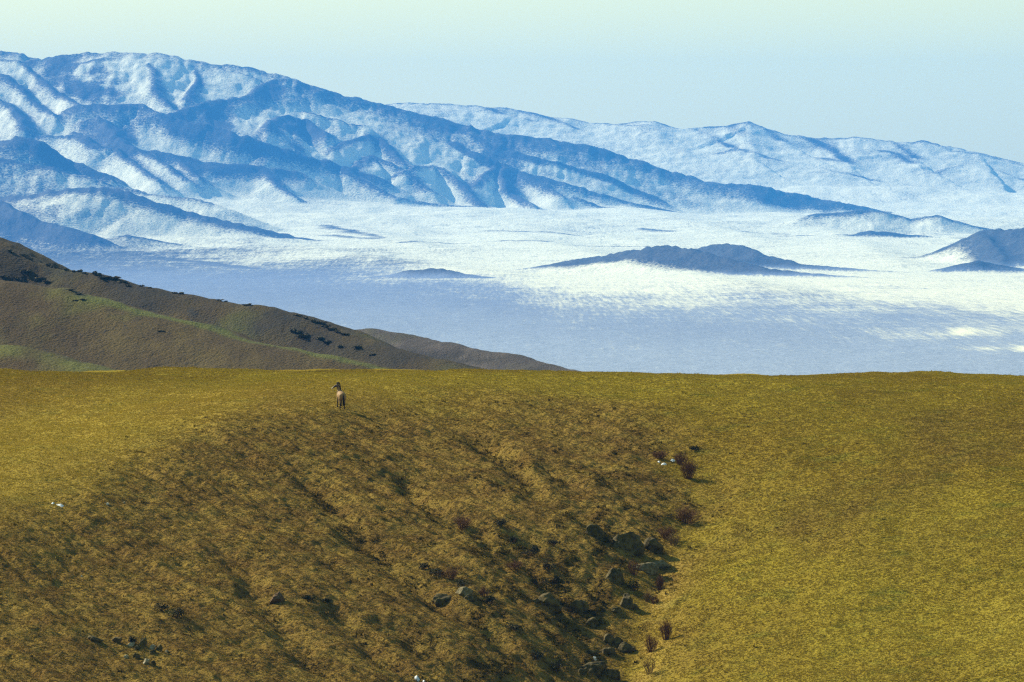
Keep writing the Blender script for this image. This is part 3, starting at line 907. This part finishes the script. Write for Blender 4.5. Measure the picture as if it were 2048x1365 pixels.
PILE = [
    (190, 1284, 34, 16, M_ROCK, 'dark flat rock apart from and left of the slope rock pile', .5, 0),
    (234, 1286, 22, 12, M_ROCK, 'dark low rock at the left end of the rock pile', .5, 0),
    (262, 1294, 14, 15, M_PALE, 'pale leaning slab, upper left of the rock pile', .9, .5),
    (284, 1292, 16, 20, M_ROCK, 'tall dark slab with a light edge at the top of the rock pile', .9, .5),
    (275, 1302, 16, 12, M_ROCK, 'grey slab in the middle of the rock pile', .8, .4),
    (303, 1299, 11, 14, M_PALE, 'brightest pale slab on the right of the rock pile', .9, .5),
    (318, 1301, 13, 15, M_ROCK, 'grey upright rock at the right end of the rock pile', .7, .2),
    (306, 1309, 16, 10, M_ROCK, 'dark rock below the brightest pale slab of the pile', .5, 0),
    (253, 1318, 13, 10, M_PALE, 'pale slab at the lower left of the rock pile', .8, .4),
    (273, 1318, 16, 14, M_ROCK, 'grey slab with a light edge in the lower rock pile', .9, .5),
    (292, 1328, 12, 15, M_PALE, 'pale leaning slab at the lower right of the rock pile', .9, .5),
    (306, 1330, 13, 11, M_ROCK, 'dark rock right of the lower pale leaning slab', .6, .1),
    (335, 1306, 10, 6, M_PALE, 'small pale stone lying right of the rock pile', .5, 0),
]
for i, (a, b, w, h, m_, lab, bl, tl) in enumerate(PILE):
    boulder(a, b, w, h, m_, lab, 1200 + i, bl, group='rock pile on the lower left slope', tilt=tl)
boulder(215, 1011, 8, 6, M_WHITE, 'small white stone on the left shoulder of the ridge', 1301, .5, 'stone', name='stone')
boulder(249, 1008, 6, 5, M_PALE, 'small pale stone right of the white stone on the shoulder', 1302, .5, 'stone', name='stone')
boulder(163, 1154, 5, 5, M_WHITE, 'tiny white stone on the brown slope at far left', 1303, .5, 'stone', name='stone')

# ------------------------------------------------------------------ remnants of snow
M_SNOW = mat_flat('old_snow', (0.7, 0.74, 0.78), (0.86, 0.87, 0.86), 5.0, 0.7, 0.03)
def snow_patch(px_, py_, w, d, label, seed, slant=0.0):
    c = on_ground(px_, py_)
    m = K * c.y
    rg = np.random.default_rng(seed)
    n, rings = 22, 5
    v, f = [], []
    for j in range(rings + 1):
        t = j / rings
        for i in range(n):
            a = 6.2832 * i / n
            rad = t * (1 + 0.25 * math.sin(2 * a + seed) + 0.15 * math.sin(5 * a + 2 * seed))
            x = 0.5 * w * m * rad * math.cos(a); y = 0.5 * d * rad * math.sin(a) + slant * x
            gz = float(ground_z(np.array([c.x + x]), np.array([c.y + y]))[0]) - c.z
            v.append((x, y, gz + 0.10 * (1 - t * t) - 0.04 * t))
    for j in range(rings):
        for i in range(n):
            a0, a1 = j * n + i, j * n + (i + 1) % n
            f.append((a0, a0 + n, a1 + n, a1))
    o = mesh_obj('snow_patch', v, f, M_SNOW, smooth=True)
    o.location = c
    tag(o, label, 'snow', 'scraps of old snow on the ridge')
for a in ((1328, 929, 12, .9, 'scrap of white snow in the hollow left of the big red-brown shrub', 1, 0),
          (1346, 922, 10, 1.0, 'bluish snow scrap tucked under the dark bank beside the big shrub', 2, 0),
          (1318, 925, 6, .5, 'smallest snow scrap at the left end of the hollow', 3, 0),
          (120, 1012, 20, .5, 'thin white strip of snow on the left shoulder', 4, -.4),
          (106, 1008, 8, .5, 'tiny snow crumb left of the thin strip on the shoulder', 5, 0),
          (834, 1358, 13, .5, 'slanting white snow sliver at the bottom edge of the slope', 6, -1.4),
          (848, 1364, 6, .5, 'snow crumb at the bottom edge just right of the sliver', 7, -1.0)):
    snow_patch(*a)

# ------------------------------------------------------------------ bare twiggy shrubs and leafy bushes
M_TWIG = mat_flat('red_brown_twigs', (0.11, 0.045, 0.016), (0.19, 0.085, 0.03), 8.0, 0.9, 0.01)
M_STRAW = mat_flat('straw_twigs', (0.15, 0.085, 0.03), (0.24, 0.15, 0.05), 8.0, 0.9, 0.01)
M_LEAF = mat_flat('dark_green_leaves', (0.022, 0.022, 0.005), (0.05, 0.046, 0.012), 9.0, 0.8, 0.01)
M_FARLEAF = mat_flat('scrub_leaves', (0.08, 0.064, 0.03), (0.15, 0.12, 0.055), 2.0, 0.9, 0.02)

def shrub(px_, py_, w, h, label, seed, mat=None, dens=1.0):
    c = on_ground(px_, py_)
    m = K * c.y
    W, H = w * m / 2, h * m
    rr = random.Random(seed)
    v, f, tv, tf = [], [], [], []
    def stick(p, q, r0, r1, v=v, f=f):
        d = (q - p).normalized()
        a = d.orthogonal().normalized(); b = d.cross(a)
        n = len(v)
        for pt, r in ((p, r0), (q, r1)):
            for k in range(3):
                an = 2.094 * k
                v.append(pt + a * (r * math.cos(an)) + b * (r * math.sin(an)))
        for k in range(3):
            k2 = (k + 1) % 3
            f.append((n + k, n + k2, n + 3 + k2, n + 3 + k))
    for _ in range(int(32 * dens)):
        a = rr.uniform(0, 6.283); rad = math.sqrt(rr.random())
        top = Vector((W * rad * math.cos(a) * .95, W * .8 * rad * math.sin(a), H * (1.02 - .5 * rad * rad) * rr.uniform(.72, 1.06)))
        p0 = Vector((top.x * .32 + rr.uniform(-.06, .06), top.y * .32, -0.08))
        mid = p0.lerp(top, .5) + Vector((rr.uniform(-.1, .1) * W, rr.uniform(-.1, .1) * W, .06 * H))
        stick(p0, mid, .018, .012); stick(mid, top, .012, .005)
        for _ in range(6):
            t = rr.uniform(.3, .98)
            s0 = p0.lerp(mid, t * 2) if t < .5 else mid.lerp(top, t * 2 - 1)
            e = s0 + Vector((rr.uniform(-1, 1) * W * .32, rr.uniform(-1, 1) * W * .32, rr.uniform(.05, .3) * H))
            stick(s0, e, .009, .004, tv, tf)
            for _ in range(2):
                s1 = s0.lerp(e, rr.uniform(.4, 1))
                stick(s1, s1 + Vector((rr.uniform(-1, 1) * W * .15, rr.uniform(-1, 1) * W * .15, rr.uniform(.02, .15) * H)), .007, .003, tv, tf)
    o = bpy.data.objects.new('shrub', None); COL.objects.link(o)
    mesh_obj('branch', v, f, mat or M_TWIG, o)
    mesh_obj('twig', tv, tf, mat or M_TWIG, o)
    o.location = c
    tag(o, label, 'shrub', 'bare shrubs along the gully')

for i, a in enumerate((
        (1378, 958, 38, 40, 'big dark red-brown bare shrub beside the snow scraps', None, 1.6),
        (1362, 930, 34, 24, 'bare shrub just above the biggest one, by the bluish snow scrap', None, 1.2),
        (1318, 917, 44, 16, 'low dark shrub overhanging the snow hollow', None, 1.2),
        (1374, 1048, 62, 34, 'wide red-brown shrub where the gully bends, above the boulders', None, 1.5),
        (1336, 1078, 52, 24, 'low brown shrub right above the largest gully boulder', None, 1.2),
        (1348, 1092, 34, 24, 'straw-brown shrub on the right rim beside the largest boulder', M_STRAW, .8),
        (1320, 1182, 24, 30, 'upright red shrub below the two pale flat rocks', None, 1.1),
        (1294, 1204, 22, 22, 'thin straw shrub in the yellow gully bed right of upright boulder', M_STRAW, .7),
        (1308, 1208, 26, 18, 'small brown shrub in the yellow gully bed, straw around it', None, .6),
        (1332, 1280, 32, 42, 'fan-shaped red shrub standing alone on the gully floor near the bottom', None, 1.3),
        (1302, 1304, 34, 34, 'grey-brown shrub just left of the fan-shaped red one', None, 1.1),
        (1300, 1348, 30, 34, 'sparse straw-coloured shrub at the bottom of the gully', M_STRAW, .6),
        (1268, 1150, 34, 30, 'brown shrub behind the left pale flat rock', None, .8),
        (1030, 1140, 44, 20, 'low reddish shrub in a rill left of the gully boulders', None, 1.0),
        (900, 1160, 46, 24, 'reddish-brown shrub above the dark hummock of rock', None, 1.0),
        (924, 1060, 46, 28, 'dark purple-brown shrub in a hollow of the middle slope', None, 1.3),
        (968, 1195, 26, 22, 'brown shrub right of the grey lichen-covered rock', None, .8))):
    shrub(a[0], a[1], a[2], a[3], a[4], 60 + i, a[5], a[6])

def leaf_cloud(rg, n, sx, sy, sz, leaf):
    v, f = [], []
    lob = [(rg.uniform(-.55, .55), rg.uniform(-.55, .55), rg.uniform(.2, .65), rg.uniform(.3, .55)) for _ in range(6)]
    for _ in range(n):
        lx, ly, lz, lr = lob[rg.randrange(6)]
        while True:
            p = Vector((rg.uniform(-1, 1), rg.uniform(-1, 1), rg.uniform(-1, 1)))
            if .35 < p.length < 1:
                break
        c = Vector(((lx + p.x * lr) * sx, (ly + p.y * lr) * sy, max(-.05, (lz + p.z * lr * .75)) * sz))
        a = Vector((rg.uniform(-1, 1), rg.uniform(-1, 1), rg.uniform(-.6, 1))).normalized()
        b = a.orthogonal().normalized(); b.rotate(Matrix.Rotation(rg.uniform(0, 6.28), 3, a))
        s_ = leaf * rg.uniform(.6, 1.4)
        k = len(v)
        v += [c - a * s_, c + b * s_ * .5, c + a * s_, c - b * s_ * .5]
        f.append((k, k + 1, k + 2, k + 3))
    return v, f

def bush(px_, py_, w, h, label, seed, group):
    c = on_ground(px_, py_)
    m = K * c.y
    rg = random.Random(seed)
    v, f = leaf_cloud(rg, 420, w * m * .55, w * m * .5, h * m, .05)
    sv, sf = [], []
    for k in range(7):                                   # stems fanning out of the ground
        a = rg.uniform(0, 6.283); q = Vector((math.cos(a) * w * m * .3, math.sin(a) * w * m * .3, h * m * .6))
        n = len(sv)
        for j in range(3):
            e = Vector((math.cos(2.094 * j), math.sin(2.094 * j), 0))
            sv += [e * .02 + Vector((0, 0, -.08)), q + e * .008]
        for j in range(3):
            j2 = (j + 1) % 3
            sf.append((n + 2 * j, n + 2 * j2, n + 2 * j2 + 1, n + 2 * j + 1))
    o = bpy.data.objects.new('bush', None); COL.objects.link(o)
    mesh_obj('stem', sv, sf, M_TWIG, o)
    mesh_obj('foliage', v, f, M_LEAF, o)
    o.location = c
    tag(o, label, 'bush', group)
G_ = 'dark bushes on the brown slope'
for i, a in enumerate((
        (1000, 1052, 36, 20, 'dark green bush alone in the middle of the brown slope, trailing a long shadow'),
        (1026, 1086, 32, 16, 'dark bush in a rill, directly upslope of the rounded green bush'),
        (1062, 1112, 34, 24, 'rounded dark green bush in the middle rill with shadow downhill'),
        (1106, 1092, 34, 14, 'low dark bush pair right of the rounded green bush'),
        (1098, 1140, 34, 20, 'black-green bush below the low bush pair'),
        (1076, 1176, 42, 24, 'broad green bush just upslope of the smooth dome boulder'),
        (1110, 1168, 26, 18, 'dark green bush right of the broad one above the dome boulder'),
        (848, 1138, 28, 14, 'small dark bush at the head of the long rill'),
        (874, 1152, 36, 16, 'dark low bush next down the long rill from its head'),
        (930, 1178, 36, 20, 'dark leafy bush directly above the grey lichen-covered rock'),
        (980, 1206, 28, 16, 'dark bush right of the grey lichen-covered rock'),
        (352, 1236, 40, 26, 'black-looking bush above and right of the rock pile'),
        (322, 1222, 36, 18, 'green-tinged bush left of the black-looking bush above the rock pile'),
        (268, 1288, 24, 20, 'dark bush growing out of the top of the rock pile'),
        (620, 1200, 38, 12, 'low dark bush right of the lone brown boulder'),
        (652, 1206, 34, 12, 'second low dark bush right of the lone brown boulder'),
        (1268, 1182, 34, 26, 'black bush below the round grey-topped boulder at the gully edge'),
        (1030, 1262, 44, 18, 'dark bush mass in the lower rill left of the dome boulder'),
        (1075, 1320, 40, 24, 'dark bush where the lower rill nears the bottom edge'),
        (1112, 1345, 30, 26, 'dark bush at the bottom edge left of the big boulder'),
        (1390, 902, 36, 12, 'thin dark bush line at the head of the gully'))):
    bush(a[0], a[1], a[2], a[3], a[4], 300 + i, G_)

# ------------------------------------------------------------------ bushes on the brown hill
far_proto = []
for i in range(4):
    v, f = leaf_cloud(random.Random(500 + i), 150, 1.0, 1.0, 1.0, .24)
    me = bpy.data.meshes.new('bush'); me.from_pydata(v, [], f); me.materials.append(M_FARLEAF); me.update()
    far_proto.append(me)
SKYLINE = [(18, 505, 12, 9), (46, 517, 12, 8), (60, 523, 10, 6), (98, 535, 9, 8), (104, 537, 6, 6), (112, 539, 5, 6), (149, 545, 12, 6), (161, 548, 10, 7), (168, 549, 10, 5),
           (207, 560, 20, 9), (220, 563, 18, 9), (232, 565, 18, 8), (245, 569, 18, 7), (258, 574, 14, 6), (281, 575, 6, 5), (287, 577, 5, 5), (300, 579, 9, 4),
           (349, 589, 12, 5), (364, 592, 14, 5), (440, 603, 12, 5), (452, 605, 8, 4), (491, 613, 12, 5), (500, 615, 12, 5), (596, 635, 14, 5), (612, 639, 14, 6),
           (640, 648, 18, 8), (652, 655, 18, 8), (664, 661, 16, 8), (676, 668, 16, 7), (690, 674, 14, 6)]
SLOPE = [(593, 668, 24, 12), (608, 675, 20, 10), (637, 684, 20, 9), (655, 690, 18, 8), (685, 702, 16, 7), (716, 700, 16, 6), (746, 712, 16, 6)]
LEFT_ = [(32, 562, 14, 7), (54, 561, 20, 9), (71, 565, 20, 10), (84, 569, 16, 9), (96, 572, 18, 9), (8, 558, 14, 6), (144, 588, 14, 4), (159, 590, 16, 5), (150, 604, 12, 3), (168, 609, 12, 4)]
def far_bush(a, b, w, h, i, label, group):
    c = on_hill(a, b)
    m = K * c.y
    o = bpy.data.objects.new('bush', far_proto[i % 4]); COL.objects.link(o)
    o.location = c - Vector((0, 0, .1 * h * m))
    o.scale = (w * m * .62, w * m * .8, h * m * .75); o.rotation_euler = (0, 0, 1.7 * i)
    tag(o, label, 'bush', group)
ORD = ['first', 'second', 'third', 'fourth', 'fifth', 'sixth', 'seventh', 'eighth', 'ninth', 'tenth', 'eleventh', 'twelfth', 'thirteenth', 'fourteenth', 'fifteenth',
       'sixteenth', 'seventeenth', 'eighteenth', 'nineteenth', 'twentieth'] + ['twenty-' + q for q in ('first', 'second', 'third', 'fourth', 'fifth', 'sixth', 'seventh', 'eighth', 'ninth')] + ['thirtieth'] + ['thirty-' + q for q in ('first', 'second', 'third', 'fourth')]
ALL_X = sorted([a[0] for a in SKYLINE] + [133, 192, 628])
SLOPE.sort(); LEFT_.sort()
for i, a in enumerate(SKYLINE):
    far_bush(*a, i, 'low dark bush on the skyline of the brown hill, ' + ORD[ALL_X.index(a[0])] + ' from the left', 'bushes along the hill skyline')
for i, a in enumerate(SLOPE):
    far_bush(*a, i + 2, 'dark bush in the diagonal scrub patch low on the brown hill, ' + ORD[i] + ' from left', 'scrub patch near the end of the hill')
for i, a in enumerate(LEFT_):
    far_bush(*a, i + 1, 'dark scrub bush on the hill face below the skyline at far left, ' + ORD[i] + ' from left', 'scrub on the upper hill face')
far_bush(133, 542, 7, 10, 1, 'tallest lone bush sticking up from the skyline of the brown hill', 'bushes along the hill skyline')
far_bush(192, 556, 18, 13, 2, 'biggest dark bush clump on the skyline of the brown hill', 'bushes along the hill skyline')
far_bush(628, 645, 8, 9, 3, 'small bush bump on the hill skyline above the diagonal scrub patch', 'bushes along the hill skyline')
far_bush(326, 666, 5, 4, 0, 'tiny dark bush alone on the open hill face, upper of two', 'lone bushes on the hill face')
far_bush(320, 671, 11, 4, 1, 'small flat dark bush on the open hill face, lower of two', 'lone bushes on the hill face')

# ------------------------------------------------------------------ the wild horse
def loft(chain, n=14):
    """chain of (x, y, z, side radius, up radius): closed tapered tube"""
    P = [Vector(c[:3]) for c in chain]
    v, f = [], []
    for i, c in enumerate(chain):
        t = (P[min(i + 1, len(P) - 1)] - P[max(i - 1, 0)]).normalized()
        ref = Vector((1, 0, 0)) if abs(t.x) < .8 else Vector((0, 1, 0))
        up = t.cross(ref).normalized() if abs(t.x) < .8 else ref.cross(t).normalized()
        sd_ = up.cross(t).normalized()
        for k in range(n):
            a = 6.28318 * k / n
            v.append(P[i] + sd_ * (c[3] * math.cos(a)) + up * (c[4] * math.sin(a)))
    for i in range(len(chain) - 1):
        for k in range(n):
            k2 = (k + 1) % n
            f.append((i * n + k, i * n + k2, (i + 1) * n + k2, (i + 1) * n + k))
    f.append(tuple(range(n))[::-1]); f.append(tuple((len(chain) - 1) * n + k for k in range(n)))
    return v, f

def fused(name, chains, voxel, smooth_it=4):
    V, F = [], []
    for c in chains:
        v, f = loft(c)
        F += [tuple(i + len(V) for i in q) for q in f]; V += v
    me = bpy.data.meshes.new(name); me.from_pydata([tuple(p) for p in V], [], F); me.update()
    tmp = bpy.data.objects.new(name + '_tmp', me); COL.objects.link(tmp)
    r = tmp.modifiers.new('r', 'REMESH'); r.mode = 'VOXEL'; r.voxel_size = voxel; r.use_smooth_shade = True
    s_ = tmp.modifiers.new('s', 'SMOOTH'); s_.iterations = smooth_it; s_.factor = .5
    dg = bpy.context.evaluated_depsgraph_get()
    out = bpy.data.meshes.new_from_object(tmp.evaluated_get(dg))
    bpy.data.objects.remove(tmp); bpy.data.meshes.remove(me)
    out.polygons.foreach_set('use_smooth', [True] * len(out.polygons))
    return out

def mat_coat():
    t = NT('horse_coat')
    n = t.noise(14.0, 3.0, .6)
    c = t.mix(n, (0.28, 0.155, 0.055), (0.37, 0.215, 0.09))
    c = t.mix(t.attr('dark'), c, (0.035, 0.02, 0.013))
    c = t.mix(t.attr('pale'), c, (0.62, 0.50, 0.33))
    return t.surface(c, .75, t.bump(n, .01, .4), .2)

def make_horse():
    root = bpy.data.objects.new('horse', None); COL.objects.link(root)
    tag(root, 'tan wild horse with dark mane and legs standing on the ridge, head turned left', 'horse')
    trunk = [(0, -.68, 1.0, .07, .10), (0, -.60, 1.0, .17, .20), (0, -.48, 1.01, .25, .25), (0, -.25, 1.02, .275, .27), (0, .02, .98, .29, .30),
             (0, .30, .98, .26, .31), (0, .50, 1.02, .21, .30), (0, .64, 1.02, .13, .22), (0, .70, 1.02, .06, .12)]
    neck = [(0, .42, 1.06, .16, .27), (-.03, .54, 1.22, .13, .23), (-.08, .62, 1.40, .115, .20), (-.13, .67, 1.54, .10, .16), (-.16, .70, 1.61, .08, .10)]
    head = [(-.06, .72, 1.60, .07, .08), (-.16, .73, 1.58, .085, .115), (-.27, .745, 1.50, .078, .115), (-.40, .76, 1.40, .058, .078), (-.51, .77, 1.31, .052, .062), (-.57, .775, 1.265, .04, .045)]
    chains = [trunk, neck, head]
    for s_ in (-1, 1):
        chains.append([(s_ * .12, -.40, 1.0, .13, .20), (s_ * .155, -.40, .82, .12, .19), (s_ * .165, -.38, .68, .085, .14), (s_ * .165, -.50, .54, .055, .085), (s_ * .165, -.57, .46, .05, .065),
                       (s_ * .165, -.55, .30, .037, .045), (s_ * .165, -.53, .14, .038, .045), (s_ * .165, -.49, .08, .043, .05), (s_ * .165, -.46, .0, .055, .065)])
        dy = .06 * s_
        chains.append([(s_ * .13, .44, .95, .10, .17), (s_ * .15, .40 + dy, .74, .085, .12), (s_ * .15, .41 + dy, .58, .06, .075), (s_ * .148, .42 + dy, .40, .048, .055),
                       (s_ * .148, .415 + dy, .22, .035, .04), (s_ * .148, .41 + dy, .10, .042, .046), (s_ * .148, .44 + dy, .0, .055, .062)])
        # ears
        chains.append([(-.10, .72 + .06 * s_, 1.64, .028, .028), (-.095, .72 + .075 * s_, 1.70, .026, .03), (-.085, .72 + .08 * s_, 1.765, .01, .012)])
    me = fused('body', chains, .016)
    co = np.empty(len(me.vertices) * 3, np.float32); me.vertices.foreach_get('co', co); co = co.reshape(-1, 3)
    x, y, z = co.T
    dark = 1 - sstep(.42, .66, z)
    nk = sstep(.40, .58, y) * sstep(1.05, 1.3, z) * .92  # head and neck: their shade is put into the coat colour
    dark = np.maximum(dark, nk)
    muz = (1 - sstep(-.50, -.40, x)) * sstep(1.1, 1.2, z)
    belly = sstep(.06, .0, 0) * 0 + (1 - sstep(.72, .86, z)) * sstep(.62, .70, z) * (np.abs(y) < .35) * .6
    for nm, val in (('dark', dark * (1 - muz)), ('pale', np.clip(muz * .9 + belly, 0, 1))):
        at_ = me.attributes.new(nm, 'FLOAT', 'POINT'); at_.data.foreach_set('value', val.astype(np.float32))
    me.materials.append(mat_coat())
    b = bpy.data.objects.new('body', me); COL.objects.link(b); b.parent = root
    mdark = mat_flat('mane_hair', (0.012, 0.008, 0.006), (0.03, 0.02, 0.014), 30.0, .8, .01)
    mane = fused('mane', [[(0.03, .30, 1.31, .03, .03), (.02, .38, 1.42, .035, .06), (0, .48, 1.56, .035, .075), (-.02, .57, 1.69, .035, .07), (-.07, .66, 1.76, .035, .06), (-.16, .71, 1.73, .03, .05), (-.22, .73, 1.66, .02, .03)]], .014, 2)
    mane.materials.append(mdark)
    o = bpy.data.objects.new('mane', mane); COL.objects.link(o); o.parent = root
    tail = fused('tail', [[(0, -.62, 1.16, .035, .035), (0, -.71, 1.12, .045, .045), (.01, -.76, 1.0, .05, .05), (.02, -.77, .80, .075, .06), (.03, -.75, .60, .075, .06), (.04, -.73, .45, .05, .045), (.04, -.72, .36, .015, .015)]], .014, 2)
    tail.materials.append(mdark)
    o = bpy.data.objects.new('tail', tail); COL.objects.link(o); o.parent = root
    meye = mat_flat('dark_eye', (0.01, 0.008, 0.006), (0.015, 0.01, 0.008), 10.0, .25, .001)
    for s_ in (-1, 1):
        o = mesh_obj('eye', ICO_V * .02, ICO_F, meye, root, True)
        o.location = (-.235, .745 + .082 * s_, 1.545)
    mhoof = mat_flat('hoof_horn', (0.015, 0.012, 0.01), (0.03, 0.024, 0.02), 20.0, .5, .004)
    for hx, hy in ((-.165, -.46), (.165, -.46), (-.148, .38), (.148, .50)):
        hv, hf = loft([(hx, hy - .005, .075, .046, .05), (hx, hy + .005, .03, .058, .064), (hx, hy + .01, -.02, .064, .07)], 10)
        mesh_obj('hoof', hv, hf, mhoof, root, True)
    c = on_ground(684, 820)
    yaw = math.radians(14)
    root.rotation_euler = (0, 0, yaw)
    # the hind hooves stand at the traced point
    off = Matrix.Rotation(yaw, 3, 'Z') @ Vector((0, -.5, 0))
    root.location = (c.x - off.x, c.y - off.y, 0)
    zs = []
    for hx, hy in ((-.165, -.47), (.165, -.47), (-.148, .38), (.148, .5)):
        w_ = Matrix.Rotation(yaw, 3, 'Z') @ Vector((hx, hy, 0))
        zs.append(float(ground_z(np.array([root.location.x + w_.x]), np.array([root.location.y + w_.y]))[0]))
    root.location.z = min(zs) + .3 * (max(zs) - min(zs)) + .01
    front, back = (zs[2] + zs[3]) / 2, (zs[0] + zs[1]) / 2
    root.rotation_euler = (math.atan2(front - back, .9), 0, yaw)
make_horse()

# ------------------------------------------------------------------ haze
def haze():
    x0, x1, y0, y1, z0, z1_ = -8000, 8000, -150, 34200, -185, 450
    v = [(x, y, z) for x in (x0, x1) for y in (y0, y1) for z in (z0, z1_)]
    f = [(0, 1, 3, 2), (4, 6, 7, 5), (0, 4, 5, 1), (2, 3, 7, 6), (0, 2, 6, 4), (1, 5, 7, 3)]
    m = bpy.data.materials.new('haze_air'); m.use_nodes = True
    nt = m.node_tree; nt.nodes.clear()
    o = nt.nodes.new('ShaderNodeOutputMaterial'); pv = nt.nodes.new('ShaderNodeVolumePrincipled')
    pv.inputs['Color'].default_value = (0.06, 0.345, 1.0, 1)
    pv.inputs['Density'].default_value = 2.25e-5
    pv.inputs['Anisotropy'].default_value = 0.2
    nt.links.new(pv.outputs[0], o.inputs['Volume'])
    ob = mesh_obj('haze', v, f, m)
    ob['kind'] = 'stuff'
    return ob
haze()
